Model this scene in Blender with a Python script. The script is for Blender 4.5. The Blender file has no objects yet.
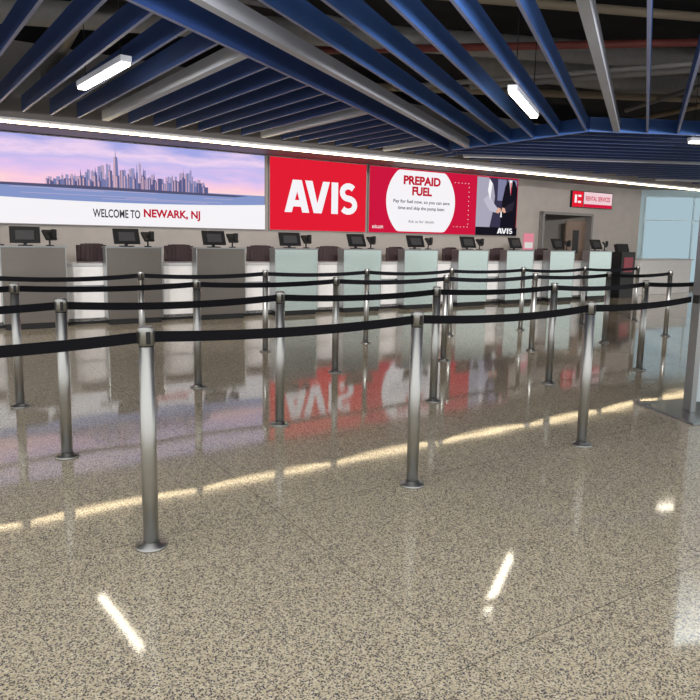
import bpy, bmesh, math, random
from mathutils import Vector, Matrix
random.seed(7)
scene=bpy.context.scene
scene.view_settings.view_transform='Standard'
TH=math.radians(33.0)
CU,SU=math.cos(TH),math.sin(TH)
def W(u,w,z=0.0):
    return Vector((CU*u-SU*w, SU*u+CU*w, z))

# ---------------------------------------------------------------- materials
MATS={}
def pmat(name,col,rough=0.5,metal=0.0,emit=None,es=0.0,noise=0.0,nscale=8.0,spec=None):
    if name in MATS: return MATS[name]
    m=bpy.data.materials.new(name); m.use_nodes=True
    nt=m.node_tree; b=nt.nodes['Principled BSDF']
    b.inputs['Base Color'].default_value=(*col,1)
    b.inputs['Roughness'].default_value=rough
    b.inputs['Metallic'].default_value=metal
    if spec is not None: b.inputs['Specular IOR Level'].default_value=spec
    if noise>0:
        tc=nt.nodes.new('ShaderNodeTexCoord'); n=nt.nodes.new('ShaderNodeTexNoise')
        n.inputs['Scale'].default_value=nscale; n.inputs['Detail'].default_value=4
        nt.links.new(tc.outputs['Object'],n.inputs['Vector'])
        r=nt.nodes.new('ShaderNodeValToRGB')
        r.color_ramp.elements[0].position=0.3; r.color_ramp.elements[1].position=0.7
        r.color_ramp.elements[0].color=(*[c*(1-noise) for c in col],1)
        r.color_ramp.elements[1].color=(*[min(1,c*(1+noise)) for c in col],1)
        nt.links.new(n.outputs['Fac'],r.inputs['Fac']); nt.links.new(r.outputs['Color'],b.inputs['Base Color'])
    if emit is not None:
        b.inputs['Emission Color'].default_value=(*emit,1); b.inputs['Emission Strength'].default_value=es
    MATS[name]=m; return m
def emat(name,col,s=1.0):
    if name in MATS: return MATS[name]
    m=bpy.data.materials.new(name); m.use_nodes=True
    nt=m.node_tree; nt.nodes.clear()
    e=nt.nodes.new('ShaderNodeEmission'); o=nt.nodes.new('ShaderNodeOutputMaterial')
    e.inputs['Color'].default_value=(*col,1); e.inputs['Strength'].default_value=s
    nt.links.new(e.outputs[0],o.inputs['Surface'])
    MATS[name]=m; return m
def srgb(r,g,b):
    f=lambda c:(c/255/12.92) if c/255<=0.04045 else ((c/255+0.055)/1.055)**2.4
    return (f(r),f(g),f(b))
def brushed(name,col,rough=0.28,stretch=(2,2,120),metal=1.0):
    m=pmat(name,col,rough,metal); nt=m.node_tree; b=nt.nodes['Principled BSDF']
    tc=nt.nodes.new('ShaderNodeTexCoord'); mp=nt.nodes.new('ShaderNodeMapping'); mp.inputs['Scale'].default_value=stretch
    n=nt.nodes.new('ShaderNodeTexNoise'); n.inputs['Scale'].default_value=3; n.inputs['Detail'].default_value=3
    mr=nt.nodes.new('ShaderNodeMapRange'); mr.inputs['To Min'].default_value=rough*0.75; mr.inputs['To Max'].default_value=rough*1.3
    nt.links.new(tc.outputs['Object'],mp.inputs['Vector']); nt.links.new(mp.outputs[0],n.inputs['Vector'])
    nt.links.new(n.outputs['Fac'],mr.inputs['Value']); nt.links.new(mr.outputs[0],b.inputs['Roughness'])
    return m

M_steel=brushed('stanchion_steel',(0.50,0.50,0.49),0.36,(60,60,1),1.0)
M_cap=brushed('stanchion_cap_steel',(0.42,0.42,0.41),0.35,(1,1,30),1.0)
M_black=pmat('belt_black',(0.005,0.005,0.008),0.85,noise=0.2,nscale=200,spec=0.2)
M_plast=pmat('black_plastic',(0.014,0.014,0.016),0.45,spec=0.35)
M_pod_warm=brushed('podium_steel_warm',(0.20,0.18,0.165),0.30)
M_pod_cool=brushed('podium_steel_pale',(0.45,0.53,0.51),0.20)
M_desk=pmat('desk_white',(0.84,0.82,0.82),0.35,noise=0.03)
M_desktop=pmat('desk_top_grey',(0.50,0.50,0.51),0.3)
M_wall=pmat('wall_taupe',(0.42,0.39,0.37),0.75,noise=0.05,nscale=3)
M_wallR=pmat('wall_pale_blue',(0.52,0.68,0.76),0.6,noise=0.04,nscale=2)
M_blue=pmat('baffle_blue',(0.045,0.120,0.37),0.5,noise=0.08,nscale=3)
M_blueD=pmat('baffle_navy',(0.020,0.052,0.19),0.5,noise=0.08,nscale=3)
M_edge_lit=pmat('baffle_edge_lit',(0.27,0.30,0.50),0.5)  # paler bottom faces: light from screens and floor painted into the colour
M_beam=pmat('beam_grey',(0.50,0.53,0.62),0.5,noise=0.05,nscale=3)
M_deck=pmat('plenum_dark',(0.02,0.02,0.023),0.9,noise=0.3,nscale=2)
M_soff=pmat('soffit_grey',(0.20,0.18,0.175),0.6)
M_chair=pmat('chair_fabric',(0.05,0.03,0.035),0.8,noise=0.2,nscale=60)
M_door=pmat('door_brown',(0.20,0.14,0.11),0.5,noise=0.1,nscale=4)
M_frame=pmat('door_frame_grey',(0.20,0.19,0.19),0.4)
M_led=emat('led_warm',(1.0,0.78,0.46),14.0)
M_wash_fill=emat('added_wash_fill',(1.0,0.95,0.9),14.0)  # added fill glow for the wall, not a visible lamp
M_lamp=emat('lamp_white',(1.0,0.90,0.70),14.0)

# ---------------------------------------------------------------- mesh builder
class B:
    def __init__(s): s.bm=bmesh.new(); s.mats=[]
    def mi(s,m):
        if m not in s.mats: s.mats.append(m)
        return s.mats.index(m)
    def face(s,pts,m):
        vs=[s.bm.verts.new(p) for p in pts]
        f=s.bm.faces.new(vs); f.material_index=s.mi(m); return f
    def box(s,c,d,m,rz=0,rx=0,ry=0,mb=None,taper=1.0):
        M=Matrix.Translation(c)@Matrix.Rotation(rz,4,'Z')@Matrix.Rotation(rx,4,'X')@Matrix.Rotation(ry,4,'Y')
        hx,hy,hz=d[0]/2,d[1]/2,d[2]/2
        v=[]
        for z in(-1,1):
            k=taper if z>0 else 1
            for x,y in((-1,-1),(1,-1),(1,1),(-1,1)):
                v.append(s.bm.verts.new(M@Vector((x*hx*k,y*hy*k,z*hz))))
        for idx in((3,2,1,0),(4,5,6,7),(0,1,5,4),(1,2,6,5),(2,3,7,6),(3,0,4,7)):
            f=s.bm.faces.new([v[i] for i in idx]); f.material_index=s.mi(mb if (mb and idx==(3,2,1,0)) else m)
    def lathe(s,prof,m,seg=32,c=(0,0,0),smooth=True):
        rings=[]
        for r,z in prof:
            rings.append([s.bm.verts.new((c[0]+r*math.cos(2*math.pi*i/seg),c[1]+r*math.sin(2*math.pi*i/seg),c[2]+z)) for i in range(seg)])
        mi=s.mi(m)
        for a,b in zip(rings,rings[1:]):
            for i in range(seg):
                f=s.bm.faces.new((a[i],a[(i+1)%seg],b[(i+1)%seg],b[i])); f.material_index=mi; f.smooth=smooth
        f=s.bm.faces.new(rings[0][::-1]); f.material_index=mi
        f=s.bm.faces.new(rings[-1]); f.material_index=mi
    def tube(s,p,q,r,m,seg=14):
        p,q=Vector(p),Vector(q); ax=(q-p); L=ax.length
        R=ax.to_track_quat('Z','Y').to_matrix().to_4x4()
        mi=s.mi(m); ra=[];rb=[]
        for i in range(seg):
            o=Vector((r*math.cos(2*math.pi*i/seg),r*math.sin(2*math.pi*i/seg),0))
            ra.append(s.bm.verts.new(p+R@o)); rb.append(s.bm.verts.new(q+R@o))
        for i in range(seg):
            f=s.bm.faces.new((ra[i],ra[(i+1)%seg],rb[(i+1)%seg],rb[i])); f.material_index=mi; f.smooth=True
        s.bm.faces.new(ra[::-1]).material_index=mi; s.bm.faces.new(rb).material_index=mi
    def mesh(s,name,sharp=False):
        me=bpy.data.meshes.new(name)
        if sharp:
            for e in s.bm.edges:
                if len(e.link_faces)==2 and e.calc_face_angle(0)>math.radians(25): e.smooth=False
        s.bm.to_mesh(me); s.bm.free()
        for m in s.mats: me.materials.append(m)
        return me
    def obj(s,name,loc=(0,0,0),rz=0,parent=None,bevel=0):
        me=s.mesh(name); return inst(me,name,loc,rz,parent,bevel)
def inst(me,name,loc=(0,0,0),rz=0,parent=None,bevel=0):
    o=bpy.data.objects.new(name,me); scene.collection.objects.link(o)
    o.location=loc; o.rotation_euler=(0,0,rz)
    if parent: o.parent=parent
    if bevel>0:
        md=o.modifiers.new('bevel','BEVEL'); md.width=bevel; md.segments=2; md.limit_method='ANGLE'
    return o
def empty(name,loc=(0,0,0),rz=0):
    o=bpy.data.objects.new(name,None); scene.collection.objects.link(o); o.location=loc; o.rotation_euler=(0,0,rz); return o

# ---------------------------------------------------------------- floor
def floor_mat():
    m=bpy.data.materials.new('terrazzo'); m.use_nodes=True; nt=m.node_tree; N=nt.nodes; Lk=nt.links
    b=N['Principled BSDF']
    tc=N.new('ShaderNodeTexCoord')
    mp=N.new('ShaderNodeMapping'); mp.inputs['Rotation'].default_value=(0,0,-TH)
    Lk.new(tc.outputs['Object'],mp.inputs['Vector'])
    base=srgb(202,189,163)
    def chips(scale,thr,dist,col,prev,chan,seed):
        mm=N.new('ShaderNodeMapping'); mm.inputs['Location'].default_value=(seed,seed*1.7,0)
        Lk.new(mp.outputs[0],mm.inputs['Vector'])
        v=N.new('ShaderNodeTexVoronoi'); v.voronoi_dimensions='2D'; v.inputs['Scale'].default_value=scale
        Lk.new(mm.outputs[0],v.inputs['Vector'])
        sp=N.new('ShaderNodeSeparateColor'); Lk.new(v.outputs['Color'],sp.inputs[0])
        a=N.new('ShaderNodeMath'); a.operation='LESS_THAN'; a.inputs[1].default_value=thr; Lk.new(sp.outputs[chan],a.inputs[0])
        d=N.new('ShaderNodeMath'); d.operation='LESS_THAN'; d.inputs[1].default_value=dist; Lk.new(v.outputs['Distance'],d.inputs[0])
        mu=N.new('ShaderNodeMath'); mu.operation='MULTIPLY'; Lk.new(a.outputs[0],mu.inputs[0]); Lk.new(d.outputs[0],mu.inputs[1])
        mx=N.new('ShaderNodeMix'); mx.data_type='RGBA'
        Lk.new(mu.outputs[0],mx.inputs[0]); 
        if prev is None: mx.inputs[6].default_value=(*base,1)
        else: Lk.new(prev,mx.inputs[6])
        mx.inputs[7].default_value=(*col,1)
        return mx.outputs[2]
    c=chips(165,0.32,0.50,srgb(230,220,198),None,0,0)
    c=chips(135,0.26,0.52,srgb(152,143,130),c,1,3.3)
    c=chips(150,0.29,0.45,srgb(84,83,98),c,2,7.1)
    c=chips(100,0.08,0.42,srgb(112,100,86),c,0,9.7)
    br=N.new('ShaderNodeTexBrick'); br.offset=0; br.inputs['Scale'].default_value=1.0
    br.inputs['Brick Width'].default_value=1.52; br.inputs['Row Height'].default_value=1.52
    br.inputs['Mortar Size'].default_value=0.003; br.inputs['Mortar Smooth'].default_value=0.0
    Lk.new(mp.outputs[0],br.inputs['Vector'])
    mx=N.new('ShaderNodeMix'); mx.data_type='RGBA'; mj=N.new('ShaderNodeMath'); mj.operation='MULTIPLY'; mj.inputs[1].default_value=0.5
    Lk.new(br.outputs['Fac'],mj.inputs[0]); Lk.new(mj.outputs[0],mx.inputs[0]); Lk.new(c,mx.inputs[6]); mx.inputs[7].default_value=(0.05,0.045,0.04,1)
    Lk.new(mx.outputs[2],b.inputs['Base Color'])
    b.inputs['IOR'].default_value=1.6
    n=N.new('ShaderNodeTexNoise'); n.inputs['Scale'].default_value=1.3; n.inputs['Detail'].default_value=3; Lk.new(mp.outputs[0],n.inputs['Vector'])
    mr=N.new('ShaderNodeMapRange'); mr.inputs['To Min'].default_value=0.045; mr.inputs['To Max'].default_value=0.08
    Lk.new(n.outputs['Fac'],mr.inputs['Value']); Lk.new(mr.outputs[0],b.inputs['Roughness'])
    n2=N.new('ShaderNodeTexNoise'); n2.inputs['Scale'].default_value=2.2; n2.inputs['Detail'].default_value=1; Lk.new(mp.outputs[0],n2.inputs['Vector'])
    bp=N.new('ShaderNodeBump'); bp.inputs['Strength'].default_value=0.04; bp.inputs['Distance'].default_value=0.02
    Lk.new(n2.outputs['Fac'],bp.inputs['Height']); Lk.new(bp.outputs[0],b.inputs['Normal'])
    return m
FM=floor_mat()
b=B(); b.box((3,11,-0.05),(44,34,0.10),FM); b.obj('floor')

# ---------------------------------------------------------------- back wall (local frame) with door opening
WW=13.45
b=B()
b.box(((-8+15.3)/2,0.1,2.4),(23.3,0.2,4.8),M_wall)
b.box((16.4,0.1,3.55),(2.2,0.2,2.5),M_wall)
b.box(((17.5+20.1)/2,0.1,2.4),(2.6,0.2,4.8),M_wall)
b.obj('wall_back',W(0,WW),TH)
b=B()
b.box((16.4,2.0,1.2),(2.6,0.1,2.4),M_wall)
b.box((15.2,1.1,1.2),(0.1,1.8,2.4),M_wall)
b.box((17.6,1.1,1.2),(0.1,1.8,2.4),M_wall)
b.box((16.4,1.1,2.42),(2.6,1.9,0.06),M_beam)
b.obj('wall_corridor',W(0,WW),TH)
b=B()
b.box((15.3,-0.02,1.17),(0.08,0.26,2.34),M_frame); b.box((17.5,-0.02,1.17),(0.08,0.26,2.34),M_frame); b.box((16.4,-0.02,2.32),(2.28,0.26,0.08),M_frame)
b.obj('door_frame',W(0,WW),TH,bevel=0.005)
b=B()
b.box((0.45,0,1.08),(0.9,0.05,2.12),M_door); b.box((0.45,-0.03,1.5),(0.28,0.01,0.7),M_plast)
b.tube((0.80,-0.03,1.02),(0.80,-0.09,1.02),0.012,M_steel); b.tube((0.82,-0.09,1.02),(0.68,-0.09,1.02),0.011,M_steel)
b.obj('door_1',W(16.55,WW+0.08,0.0),TH,bevel=0.004)
b=B(); b.box((-0.12+3.5,-0.01,0.06),(22.9,0.02,0.12),M_plast); b.obj('baseboard_back',W(0.2,WW),TH)
# right wall with a band of frosted daylight glazing
P=W(20.1,WW)
b=B(); b.box((6,0.1,2.4),(12,0.2,4.8),M_wallR); b.obj('wall_right',(P.x,P.y,0),0)
M_glz=emat('frosted_daylight_glass',srgb(166,190,200),1.0)
b=B()
for i in range(4): b.box((0.95+i*1.6,-0.02,1.62),(1.54,0.02,2.75),M_glz)
b.obj('window_1',(P.x+0.0,P.y,0),0)
b=B()
for i in range(6):
    b.box((0.15+i*1.6,-0.03,1.55),(0.04,0.06,3.0),M_wallR)
b.box((4.5,-0.03,0.06),(9,0.06,0.12),M_frame)
b.box((4.5,-0.03,2.25),(9,0.05,0.03),M_wallR); b.box((4.5,-0.03,3.03),(9,0.06,0.06),M_wallR)
b.obj('trim_1',(P.x,P.y,0),0)

# ---------------------------------------------------------------- soffit + cove
b=B()
b.box((7,(11.15+13.45)/2,3.36),(30,2.3,0.24),M_soff)
b.box((7,11.07,3.22),(30,0.10,0.36),M_soff)
b.obj('trim_soffit',W(0,0),TH)
b=B(); b.box((7,10.985,3.045),(30,0.05,0.026),M_led); b.box((7,11.03,3.085),(30,0.12,0.05),M_beam)
b.box((7,11.13,3.195),(30,0.02,0.06),M_wash_fill); b.obj('cove_light_strip',W(0,0),TH)  # hidden strip behind the fascia, added to brighten wall and desks

# fill spots with invented fixtures, out of view, added to brighten the desks
def fill_spot(x,y,z,target,e):
    b=B(); b.tube((0,0,0),(0,0,0.5),0.012,M_plast,8); b.tube((0,-0.10,0.02),(0,0.06,-0.02),0.05,M_plast,16)
    p=b.obj('added_fill_spotlight',(x,y,z))
    d=Vector(target)-Vector((x,y,z)); p.rotation_euler=(0,0,math.atan2(-d.x,d.y))
    l=bpy.data.lights.new('fill_lamp','SPOT'); l.energy=e; l.color=(1,0.97,0.93); l.spot_size=math.radians(42); l.spot_blend=1.0; l.shadow_soft_size=0.12
    o=bpy.data.objects.new('fill_lamp',l); scene.collection.objects.link(o); o.location=(x,y,z); 
    o.rotation_euler=d.to_track_quat('-Z','Y').to_euler()
    o.parent=p; o.matrix_parent_inverse=(Matrix.Translation(p.location)@p.rotation_euler.to_matrix().to_4x4()).inverted()
for (x,y,u,e) in((-5.5,2.8,0.6,1000),(-3.5,2.8,2.8,1200),(-1.2,2.6,5.2,1600),(1.0,2.4,8.0,2200),(2.4,2.2,11.0,3000),(3.4,2.0,14.5,3800)):
    fill_spot(x,y,3.02,W(u,11.6,1.1),e)

# ---------------------------------------------------------------- ceiling
b=B(); b.box((3,15.5,4.85),(44,25,0.1),M_deck); b.obj('ceiling')
def az(a): a=math.radians(a); return Vector((math.sin(a),math.cos(a)))
dA,dB,dC=az(-36),az(23.8),az(84)
P0=Vector((-0.85,7.05)); Q=Vector((3.67,10.66))
def cross(a,b): return a.x*b.y-a.y*b.x
def wloc(p): return -SU*p.x+CU*p.y
def inroom(p): return wloc(p)<10.93 and p.y>2.6 and -12<p.x<15 
def beyond(p): return cross(dC,p-Q)>0 and cross(dA,p-Q)<0
def r1(p): return inroom(p) and cross(dB,p-P0)>0.0
def r2(p): return inroom(p) and cross(dB,p-P0)<-0.06 and not beyond(p)
def r3(p): return inroom(p) and cross(dB,p-P0)<0 and beyond(p)
def runs(pred,o,d,step=0.05,rng=22):
    out=[];st=None;prev=None
    n=int(rng/step)
    for i in range(-n,n+1):
        p=o+d*(i*step)
        if pred(p):
            if st is None: st=p
            prev=p
        elif st is not None:
            if (prev-st).length>0.25: out.append((st,prev))
            st=None
    return out
def blades(name,pred,o,d,sp,wide,zc=3.30,mat=M_blue,phase=0):
    b=B(); nrm=Vector((d.y,-d.x)); a=math.atan2(d.y,d.x)
    for k in range(-60,61):
        for p,q in runs(pred,o+nrm*(k*sp),d):
            c=(p+q)/2; L=(q-p).length
            if (k+phase)%wide==0: b.box((c.x,c.y,zc-0.04),(L,0.09,0.15),M_beam,rz=a)
            else: b.box((c.x,c.y,zc),(L,0.032,0.22),mat,rz=a,mb=M_edge_lit)
    return b.obj(name)
blades('ceiling_baffles',r1,P0,dA,0.38,7,mat=M_blueD,phase=1)
blades('ceiling_baffles',r2,P0,dB,0.44,6,mat=M_blue,phase=-1)
blades('ceiling_baffles',r3,Q,dC,0.40,9,mat=M_blueD,phase=0)
def beam(b,p,q,wd,z,h,m,mb=None):
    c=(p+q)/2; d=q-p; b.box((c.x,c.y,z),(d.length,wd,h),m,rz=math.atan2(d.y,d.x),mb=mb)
b=B()
beam(b,P0-dB*5,P0+dB*6.6,0.045,3.29,0.24,M_blueD,M_edge_lit)
beam(b,Q,Q+dA*3.0,0.05,3.29,0.22,M_blue,M_edge_lit)
beam(b,Q,Q+dC*9,0.06,3.29,0.22,M_blue,M_edge_lit)
b.obj('ceiling_frame_beams')
M_p1=pmat('duct_galv',(0.42,0.41,0.40),0.5,0.1,noise=0.1); M_p2=pmat('pipe_red',(0.28,0.07,0.06),0.5); M_p3=pmat('pipe_tan',(0.40,0.33,0.24),0.5)
b=B()
def pipe(x0,y0,a,l,z,r,m):
    d=az(a); b.tube((x0-d.x*l/2,y0-d.y*l/2,z),(x0+d.x*l/2,y0+d.y*l/2,z),r,m)
pipe(3,8,80,16,4.1,0.05,M_p3); pipe(3,7,80,16,4.2,0.05,M_p2); pipe(3,10,80,16,4.2,0.16,M_p1)
pipe(4,6,20,10,4.4,0.18,M_p1); pipe(0,5,75,16,4.0,0.04,M_p1); pipe(-3,8,-30,12,4.3,0.12,M_p1); pipe(5,12,85,14,4.0,0.06,M_p3)
pipe(3,5.2,84,14,3.9,0.03,M_p2); pipe(6,8,-10,10,3.95,0.04,M_p1); pipe(-4,6,60,10,4.0,0.03,M_p1)
pipe(5,9,-66,9,3.85,0.035,M_p1); pipe(6,9.4,-66,9,3.95,0.05,M_p1); pipe(5,8.9,98,12,4.05,0.05,M_p2)
pipe(6,12.5,70,9,4.3,0.22,M_p1); pipe(7,11,-20,9,4.0,0.05,M_p3)
b.obj('ceiling_pipework')

def luminaire(x,y,a,L,z=3.12):
    b=B(); b.box((0,0,0),(L,0.085,0.03),M_lamp); b.box((0,0,0.045),(L+0.04,0.11,0.06),M_beam)
    b.tube((-L*0.4,0,0.07),(-L*0.4,0,1.68),0.006,M_plast,6); b.tube((L*0.4,0,0.07),(L*0.4,0,1.68),0.006,M_plast,6)
    d=az(a); b.obj('linear_ceiling_light',(x,y,z),math.atan2(d.y,d.x))
luminaire(-2.70,7.36,-38,1.45); luminaire(2.10,8.45,23.8,1.6); luminaire(5.75,11.15,84,0.5)
luminaire(6.8,6.5,24,1.4); luminaire(-6.5,5,-38,1.4)

# ---------------------------------------------------------------- stanchions and belts
SH=0.03
def stanchion_mesh():
    b=B()
    b.lathe([(0.074,0),(0.074,0.008),(0.070,0.014),(0.046,0.020),(0.0385,0.030)],M_cap)
    b.lathe([(0.0355,0.028),(0.0355,0.925+SH)],M_steel)
    b.lathe([(0.0330,0.925+SH),(0.0330,0.931+SH)],M_black)
    b.lathe([(0.0365,0.930+SH),(0.0365,1.006+SH),(0.0345,1.013+SH),(0.030,1.016+SH)],M_cap)
    for k in range(4):
        a=k*math.pi/2
        b.box((0.035*math.cos(a),0.035*math.sin(a),0.967+SH),(0.006,0.020,0.056),M_plast,rz=a)
    return b.mesh('belt_stanchion',True)
SM=stanchion_mesh()
def SP(i,j): return W(0.83-0.10*j+1.557*i, 2.965+1.545*j)
rows={0:range(-1,3),1:range(-1,6),2:range(-1,7),3:range(-1,8)}
for j,r in rows.items():
    for i in r: inst(SM,'belt_stanchion',SP(i,j),TH)
def belt(p,q,sag=0.018,z=0.967+SH):
    b=B(); p=Vector(p);q=Vector(q); d=(q-p); L=d.length; d.normalize(); n=Vector((-d.y,d.x,0))*0.0015
    s0=0.040; N=14; prev=None
    for k in range(N+1):
        t=k/N; c=p+d*(s0+(L-2*s0)*t); zz=z-sag*4*t*(1-t)
        ring=[b.bm.verts.new((c.x+sx*n.x,c.y+sx*n.y,zz+sz*0.025)) for sx,sz in((-1,-1),(1,-1),(1,1),(-1,1))]
        if prev:
            for a in range(4):
                f=b.bm.faces.new((prev[a],prev[(a+1)%4],ring[(a+1)%4],ring[a])); f.material_index=b.mi(M_black)
        else: b.bm.faces.new(ring[::-1]).material_index=b.mi(M_black)
        prev=ring
    b.bm.faces.new(prev)
    b.obj('retractable_belt')
for j,r in rows.items():
    r=list(r)
    for i in r[:-1]: belt(SP(i,j),SP(i+1,j),0.02+0.01*random.random())
belt(SP(2,0),Vector((2.925,5.62,0)),0.02)

# ---------------------------------------------------------------- totem sign at right
M_tot=pmat('totem_panel',(0.60,0.68,0.72),0.3); M_totf=brushed('totem_frame',(0.35,0.37,0.38),0.3)
b=B()
b.box((0.42,0.0,0.01),(1.35,0.75,0.02),M_totf)
b.box((0.0,0,1.12),(0.05,0.10,2.2),M_totf); b.box((0.95,0,1.12),(0.05,0.10,2.2),M_totf); b.box((0.475,0,2.2),(1.0,0.1,0.05),M_totf)
b.box((0.475,0,1.14),(0.90,0.06,2.07),M_tot)
b.box((0.475,-0.033,1.3),(0.78,0.008,1.5),pmat('totem_poster',(0.55,0.6,0.64),0.2))
b.box((-0.03,0,0.997),(0.02,0.05,0.07),M_plast)
b.obj('freestanding_sign',(2.97,5.62,0),math.radians(12),bevel=0.003)

# ---------------------------------------------------------------- counters
PW=11.03
b=B(); 
b.box((7.75,0.59,0.49),(15.5,0.60,0.90),M_desk); b.box((7.75,0.59,0.965),(15.6,0.66,0.05),M_desktop); b.box((7.75,0.31,0.05),(15.5,0.04,0.10),M_plast)
b.box((7.75,0.285,0.62),(15.5,0.012,0.03),M_totf)
b.obj('service_counter',W(0,PW),TH,bevel=0.004)
def podium(mat):
    b=B()
    b.box((0,0.11,0.05),(0.84,0.20,0.10),M_plast)
    b.box((0,0.11,0.665),(0.89,0.22,1.15),mat)
    b.box((0,0.105,1.252),(0.93,0.25,0.025),M_totf)
    b.box((-0.449,0.11,0.665),(0.012,0.23,1.15),M_totf); b.box((0.449,0.11,0.665),(0.012,0.23,1.15),M_totf)
    return b.mesh('check_in_podium')
PM1,PM2=podium(M_pod_warm),podium(M_pod_cool)
def monitor_mesh():
    b=B()
    b.box((0,0.0,0.008),(0.20,0.16,0.016),M_plast); b.box((0,0.02,0.07),(0.05,0.03,0.12),M_plast)
    b.box((0,0.0,0.165),(0.42,0.03,0.26),M_plast,rx=math.radians(-22))
    b.box((0,-0.02,0.16),(0.26,0.03,0.15),pmat('monitor_back_grey',(0.05,0.05,0.055),0.4),rx=math.radians(-22))
    return b.mesh('desk_monitor')
def term_mesh():
    b=B()
    b.box((0,0,0.008),(0.10,0.10,0.016),M_plast); b.tube((0,0,0.01),(0,0,0.13),0.014,M_plast)
    b.box((0,0,0.165),(0.19,0.04,0.17),M_plast,rx=math.radians(-35),rz=0.5); b.box((0.06,-0.02,0.19),(0.06,0.06,0.13),M_plast,rz=0.4)
    return b.mesh('card_terminal')
MM,TM=monitor_mesh(),term_mesh()
for t in range(-2,10):
    u=1.44+1.5*t
    inst(PM1 if t<=2 else PM2,'check_in_podium',W(u,PW),TH,bevel=0.003)
    inst(MM,'desk_monitor',W(u-0.10,PW+0.10,1.265),TH+random.uniform(-.15,.15),bevel=0.004)
    if t!=7: inst(TM,'card_terminal',W(u+0.24,PW+0.08,1.265),TH+random.uniform(-.3,.3),bevel=0.003)
b=B(); b.box((0,0.2,0.62),(0.6,0.45,1.24),M_plast); b.box((0,0.2,1.3),(0.5,0.1,0.3),M_plast,rx=-0.3); b.box((0,-0.03,0.9),(0.4,0.01,0.4),pmat('kiosk_panel',(0.35,0.03,0.06),0.4))
b.obj('self_service_kiosk',W(16.1,PW),TH,bevel=0.01)
b=B(); b.box((0,0.3,0.5),(2.6,0.6,1.0),M_desk); b.box((0,0.3,1.02),(2.7,0.7,0.04),M_desktop)
b.obj('side_counter',W(18.6,PW+0.4),TH,bevel=0.01)
b=B(); b.box((0,0,0.20),(0.34,0.02,0.40),pmat('sign_pink',(0.75,0.25,0.35),0.5,emit=(0.8,0.2,0.3),es=0.1)); b.box((0,-0.012,0.12),(0.28,0.004,0.14),pmat('sign_white',(0.8,0.8,0.8),0.5)); b.box((0,0.02,0.005),(0.3,0.1,0.01),M_plast)
b.obj('counter_sign',W(1.44+1.5*7+0.30,PW+0.05,1.265),TH)

# chairs
def chair_mesh():
    b=B()
    N=8
    for k in range(N):
        x0=-0.27+0.54*k/N; x1=-0.27+0.54*(k+1)/N; xm=(x0+x1)/2
        y=0.28-0.9*xm*xm; top=0.70-9*xm**4
        b.box((xm,-y,0.62+top/2-0.02),(0.069,0.05,top),M_chair,rz=1.5*xm)
    b.box((0,0,0.50),(0.50,0.48,0.08),M_chair)
    b.box((0,-0.25,0.55),(0.08,0.03,0.2),M_plast)
    for s in(-1,1):
        b.box((s*0.28,0.0,0.60),(0.03,0.04,0.22),M_plast); b.box((s*0.28,0.0,0.72),(0.06,0.28,0.03),M_plast)
    b.tube((0,0,0.08),(0,0,0.47),0.028,M_steel)
    for k in range(5):
        a=k*2*math.pi/5
        b.tube((0,0,0.10),(0.29*math.cos(a),0.29*math.sin(a),0.07),0.018,M_plast)
        b.lathe([(0.018,0.0),(0.028,0.01),(0.028,0.045),(0.018,0.056)],M_plast,12,(0.29*math.cos(a),0.29*math.sin(a),0))
    return b.mesh('office_chair')
CM=chair_mesh()
for t in range(-1,8):
    inst(CM,'office_chair',W((1.44+1.5*(t+0.5))*1.10+0.06+random.uniform(-.05,.05),PW+1.42),TH+random.uniform(-.3,.3),bevel=0.006)

# ---------------------------------------------------------------- video screens
ZB,ZT=1.63,3.21
def flat(parent,name,polys,mat,layer):
    b=B()
    for p in polys: b.face([(x,-0.003*layer,z) for x,z in p],mat)
    return b.obj(name,(0,0,0),0,parent)
def rect(x0,z0,x1,z1): return [(x0,z0),(x1,z0),(x1,z1),(x0,z1)]
def text(parent,name,s,x0,z0,x1,z1,mat,layer,bold=0.0):
    cu=bpy.data.curves.new(name,'FONT'); cu.body=s; cu.size=1; cu.offset=bold; cu.fill_mode='FRONT'
    o=bpy.data.objects.new(name+'_tmp',cu); scene.collection.objects.link(o)
    bpy.context.view_layer.update()
    dg=bpy.context.evaluated_depsgraph_get(); me=bpy.data.meshes.new_from_object(o.evaluated_get(dg))
    bpy.data.objects.remove(o)
    xs=[v.co.x for v in me.vertices]; ys=[v.co.y for v in me.vertices]
    ax,bx,ay,by=min(xs),max(xs),min(ys),max(ys)
    for v in me.vertices:
        x=x0+(v.co.x-ax)/(bx-ax)*(x1-x0); z=z0+(v.co.y-ay)/(by-ay)*(z1-z0)
        v.co=(x,-0.003*layer,z)
    me.materials.clear(); me.materials.append(mat); me.name=name
    return inst(me,name,(0,0,0),0,parent)
M_bez=pmat('bezel_grey',(0.25,0.24,0.24),0.4)
def screen_base(u0,u1,name):
    e=empty(name,W(u0,WW-0.06,ZB),TH); w=u1-u0; h=ZT-ZB
    b=B(); b.box((w/2,0.03,h/2),(w+0.04,0.055,h+0.04),M_bez); b.obj('bezel',(0,0,0),0,e)
    return e,w,h
white=emat('scr_white',(0.92,0.90,0.93),1.0)
red=emat('scr_red',srgb(226,30,52),1.0)
redD=emat('scr_crimson',srgb(204,24,62),1.0)
dk=emat('scr_dark',srgb(60,56,66),1.0)
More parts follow.
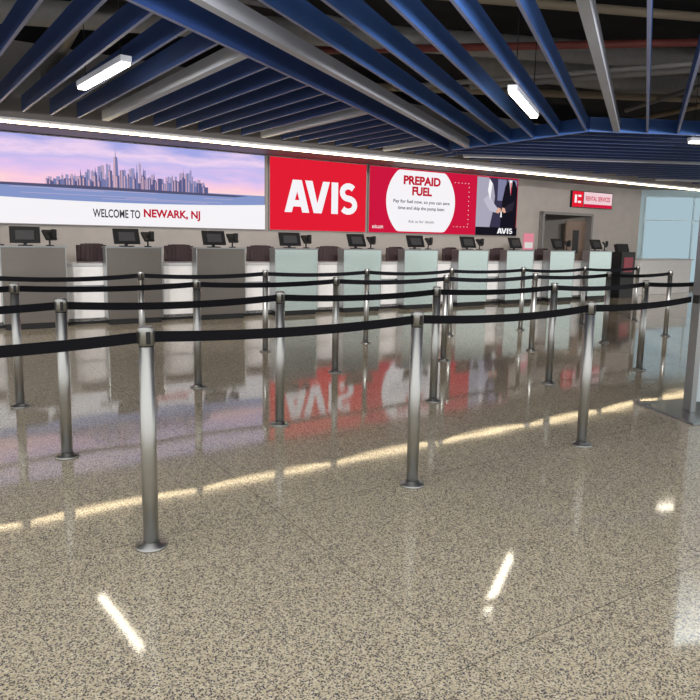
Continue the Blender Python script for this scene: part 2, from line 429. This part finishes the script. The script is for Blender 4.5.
def sky_mat():
    m=bpy.data.materials.new('scr_sky'); m.use_nodes=True; nt=m.node_tree; nt.nodes.clear(); N=nt.nodes; L=nt.links
    tc=N.new('ShaderNodeTexCoord'); sp=N.new('ShaderNodeSeparateXYZ'); L.new(tc.outputs['Object'],sp.inputs[0])
    mr=N.new('ShaderNodeMapRange'); mr.inputs['From Min'].default_value=0.60; mr.inputs['From Max'].default_value=1.62
    L.new(sp.outputs['Z'],mr.inputs['Value'])
    mp=N.new('ShaderNodeMapping'); mp.inputs['Scale'].default_value=(0.5,1,2.2); mp.inputs['Rotation'].default_value=(0,0.12,0); L.new(tc.outputs['Object'],mp.inputs['Vector'])
    n=N.new('ShaderNodeTexNoise'); n.inputs['Scale'].default_value=1.9; n.inputs['Detail'].default_value=7; L.new(mp.outputs[0],n.inputs['Vector'])
    ad=N.new('ShaderNodeMath'); ad.operation='MULTIPLY_ADD'; ad.inputs[1].default_value=0.8; L.new(n.outputs['Fac'],ad.inputs[0])
    sb=N.new('ShaderNodeMath'); sb.operation='SUBTRACT'; sb.inputs[1].default_value=0.40; L.new(mr.outputs[0],sb.inputs[0]); L.new(sb.outputs[0],ad.inputs[2])
    r=N.new('ShaderNodeValToRGB'); cr=r.color_ramp
    cr.elements[0].position=0.0; cr.elements[0].color=(*srgb(255,220,214),1)
    cr.elements[1].position=1.0; cr.elements[1].color=(*srgb(164,168,230),1)
    for p,c in((0.2,(252,206,224)),(0.42,(226,196,238)),(0.58,(198,188,238)),(0.75,(236,210,240))):
        e=cr.elements.new(p); e.color=(*srgb(*c),1)
    L.new(ad.outputs[0],r.inputs['Fac'])
    e=N.new('ShaderNodeEmission'); o=N.new('ShaderNodeOutputMaterial'); L.new(r.outputs[0],e.inputs[0]); L.new(e.outputs[0],o.inputs[0]); return m
S1,w1,h1=screen_base(-0.3,6.40,'video_wall_screen')
flat(S1,'sky',[rect(0,0,w1,h1)],sky_mat(),1)
flat(S1,'water',[rect(0,0.40,w1,0.72)],emat('scr_water',srgb(134,150,200),1),2)
flat(S1,'water_sheen',[rect(1.0+random.random()*5,z,1.6+random.random()*4.5,z+0.012) for z in[0.5+0.025*k for k in range(9)]],emat('scr_water2',srgb(176,170,208),1),3)
bl=[[],[],[],[]]; win=[]
for layer in range(2):
    x=2.30
    while x<5.40:
        cpos=(x-2.45)/2.9
        hh=0.07+0.36*math.exp(-((cpos-0.42)/0.30)**2)*random.uniform(0.3,1.2)+0.40*math.exp(-((cpos-0.86)/0.10)**2)*random.uniform(0.3,1)+random.random()*0.08
        ww=random.uniform(0.028,0.07)
        bl[random.randrange(2)+2*(1-layer)].append(rect(x,0.70,x+ww,0.70+hh*(1.0 if layer==0 else 0.7)))
        if layer==1 and random.random()<0.6: win.append(rect(x,0.70,x+ww*0.4,0.69+hh*0.7))
        if random.random()<0.25: bl[0 if layer else 2].append([(x+ww*0.3,0.70+hh*0.7),(x+ww*0.7,0.70+hh*0.7),(x+ww*0.5,0.76+hh)])
        x+=ww*random.uniform(0.7,1.3)
xo=3.55
bl[1].append([(xo-0.06,0.70),(xo+0.06,0.70),(xo+0.035,1.30),(xo-0.035,1.30)]); bl[1].append([(xo-0.008,1.30),(xo+0.008,1.30),(xo,1.50)])
win.append([(xo-0.06,0.70),(xo-0.01,0.70),(xo-0.008,1.30),(xo-0.035,1.30)])
for k,c in enumerate([(92,94,138),(118,122,168),(152,148,190),(184,162,190)]): flat(S1,'skyline_%d'%k,bl[k],emat('scr_bld%d'%k,srgb(*c),1),6-k)
flat(S1,'sunlit_facades',win,emat('scr_facade',srgb(206,170,186),1),7)
flat(S1,'shoreline',[[(0.3,0.68),(3,0.67),(6.0,0.66),(6.3,0.70),(3,0.73),(1.2,0.72)]],emat('scr_shore',srgb(84,84,114),1),8)
arc=[(0,0),(w1,0)]+[(w1*(1-k/24),0.44+0.09*(2*(k/24)-1)**2) for k in range(25)]
flat(S1,'white_band',[arc],white,9)
text(S1,'caption_welcome','WELCOME TO',3.10,0.15,3.99,0.31,dk,10,0.02)
text(S1,'caption_city','NEWARK, NJ',4.06,0.13,5.22,0.34,emat('scr_textred',srgb(190,20,50),1),10,0.035)
S2,w2,h2=screen_base(6.53,9.08,'video_wall_screen')
flat(S2,'field',[rect(0,0,w2,h2)],red,1)
def stroke(pts,t,parent,name,mat,layer):
    b=B(); n=len(pts); Lp=[];Rp=[]
    for i,(x,z) in enumerate(pts):
        a=Vector(pts[max(0,i-1)]); c=Vector(pts[min(n-1,i+1)]); d=(c-a).normalized(); nn=Vector((-d.y,d.x))*t/2
        Lp.append((x+nn.x,z+nn.y)); Rp.append((x-nn.x,z-nn.y))
    for i in range(n-1): b.face([(p[0],-0.003*layer,p[1]) for p in (Lp[i],Rp[i],Rp[i+1],Lp[i+1])],mat)
    return b.obj(name,(0,0,0),0,parent)
def logo(parent,x0,z0,W_,H_,mat,layer):
    def q(pts,n): flat(parent,n,[[(x0+a*W_,z0+c*H_) for a,c in p] for p in pts],mat,layer)
    q([[(0,0),(.095,0),(.175,.74),(.225,1),(.105,1)],[(.105,1),(.225,1),(.33,0),(.235,0),(.155,.74)],[(.07,.18),(.26,.18),(.245,.38),(.085,.38)]],'letter_a')
    q([[(.27,1),(.37,1),(.44,.30),(.39,0)],[(.27,1),(.39,0),(.50,0),(.44,.30)],[(.39,0),(.50,0),(.61,1),(.515,1),(.435,.28)]],'letter_v')
    q([[(.635,0),(.73,0),(.73,1),(.635,1)]],'letter_i')
    pts=[]
    cx=.878*W_; r=.088*W_; 
    for k in range(0,11):
        a=math.radians(35+ (270-35)*k/10); pts.append((x0+cx+r*1.0*math.cos(a),z0+H_*(.71+.20*math.sin(a)) ))
    for k in range(0,11):
        a=math.radians(90-(90+145)*k/10); pts.append((x0+cx+r*1.1*math.cos(a),z0+H_*(.30+.21*math.sin(a))))
    stroke(pts,.20*H_,parent,'letter_s',mat,layer)
logo(S2,0.36,0.40,1.92,0.72,white,2)
S3,w3,h3=screen_base(9.18,14.25,'video_wall_screen')
flat(S3,'field',[rect(0,0,w3,h3)],redD,1)
cx,cz,r=1.62,0.79,1.12
poly=[]
for k in range(72):
    a=2*math.pi*k/72; x=cx+r*math.cos(a); z=cz+0.92*r*math.sin(a)
    poly.append((x,min(h3-0.03,max(0.04,z))))
pp=[]
for p in poly:
    if not pp or (abs(p[0]-pp[-1][0])+abs(p[1]-pp[-1][1]))>1e-4: pp.append(p)
flat(S3,'white_disc',[pp],white,2)
tr=emat('scr_textred',(0,0,0),1)
text(S3,'title_a','PREPAID',1.02,1.20,2.22,1.42,tr,3,0.045)
text(S3,'title_b','FUEL',1.30,0.94,1.94,1.16,tr,3,0.045)
text(S3,'body_a','Pay for fuel now, so you can save',0.72,0.72,2.55,0.83,dk,3,0.015)
text(S3,'body_b','time and skip the pump later.',0.86,0.56,2.40,0.67,dk,3,0.015)
text(S3,'body_c','Ask us for details',1.2,0.26,2.04,0.33,dk,3,0.0)
text(S3,'web_address','avis.com',0.10,0.10,0.42,0.19,white,3,0.01)
dots=[]
def dot(x,z): dots.append([(x+0.013*math.cos(a*math.pi/4),z+0.013*math.sin(a*math.pi/4)) for a in range(8)])
for k in range(5): dot(2.72+k*0.12,1.34)
for k in range(9): dot(3.22,1.24-k*0.12)
for k in range(5): dot(2.72+k*0.12,0.20)
flat(S3,'dotted_line',dots,white,3)
# photographic inset: a customer in a light jacket and an agent in a dark suit, keys passing between them
def C(n,c): return emat(n,srgb(*c),1)
flat(S3,'inset_background',[rect(3.5,0,w3-0.03,h3-0.03)],C('scr_navy',(58,54,78)),2)
flat(S3,'inset_window',[rect(4.28,0.95,4.6,1.53),rect(4.66,0.9,5.02,1.53)],C('scr_inset_lite',(128,128,160)),3)
flat(S3,'inset_jacket_light',[[(3.5,0.22),(4.02,0.22),(4.12,0.62),(4.18,1.05),(4.10,1.38),(3.92,1.55),(3.5,1.55)]],C('scr_grey',(168,166,184)),4)
flat(S3,'inset_sleeve_light',[[(3.75,0.95),(3.95,1.10),(4.18,0.84),(4.30,0.74),(4.22,0.62),(4.0,0.66)]],C('scr_grey2',(190,188,204)),5)
flat(S3,'inset_lapel',[[(3.95,1.52),(4.06,1.40),(4.00,0.95),(3.90,1.2)]],white,6)
flat(S3,'inset_suit_dark',[[(4.42,0.22),(5.04,0.22),(5.04,1.30),(4.92,1.50),(4.72,1.53),(4.56,1.36),(4.46,0.95)]],C('scr_blk',(24,22,32)),5)
flat(S3,'inset_shirt',[[(4.70,1.52),(4.82,1.52),(4.78,1.10)]],white,6)
flat(S3,'inset_tie',[[(4.74,1.46),(4.79,1.46),(4.80,1.18),(4.77,1.12)]],redD,7)
flat(S3,'inset_sleeve_dark',[[(4.95,0.95),(4.88,0.70),(4.62,0.62),(4.52,0.74),(4.70,0.86)]],C('scr_blk2',(44,40,54)),6)
flat(S3,'inset_hands',[[(4.22,0.62),(4.32,0.60),(4.42,0.66),(4.40,0.74),(4.30,0.76)],[(4.44,0.68),(4.54,0.62),(4.62,0.64),(4.56,0.75),(4.47,0.77)]],C('scr_skin',(222,172,150)),8)
flat(S3,'inset_keys',[[(4.40,0.50),(4.46,0.50),(4.45,0.66),(4.41,0.66)]],white,9)
flat(S3,'inset_footer',[rect(3.5,0,w3,0.22)],C('scr_blk',(0,0,0)),10)
logo(S3,4.3,0.05,0.6,0.15,white,11)
S4=empty('wall_display',W(16.6,WW-0.06,2.55),TH)
b=B(); b.box((0.95,0.03,0.23),(1.96,0.055,0.50),M_plast); b.obj('bezel',(0,0,0),0,S4)
flat(S4,'red_panel',[rect(0,0,0.5,0.46)],red,1); flat(S4,'pink_panel',[rect(0.53,0,1.9,0.46)],emat('scr_pink',srgb(238,205,212),1),1)
flat(S4,'stripe',[rect(0.53,0,1.9,0.10)],redD,2)
text(S4,'label','RENTAL SERVICES',0.62,0.2,1.8,0.34,redD,2,0.02); flat(S4,'tag',[rect(0.1,0.12,0.2,0.36),rect(0.25,0.12,0.4,0.18),rect(0.25,0.3,0.4,0.36)],white,2)

# ---------------------------------------------------------------- world + camera
wd=bpy.data.worlds.new('world'); scene.world=wd; wd.use_nodes=True
bg=wd.node_tree.nodes['Background']; bg.inputs[0].default_value=(0.98,0.98,0.96,1); bg.inputs[1].default_value=1.4
cam=bpy.data.cameras.new('camera'); co=bpy.data.objects.new('camera',cam); scene.collection.objects.link(co); scene.camera=co
cam.sensor_width=36; cam.lens=36*660/700; cam.clip_end=200; cam.shift_y=-18/700
co.matrix_world=Matrix.Translation((0,0,1.45))@Matrix.Rotation(math.radians(90-8.0),4,'X')@Matrix.Rotation(0.018,4,'Z')
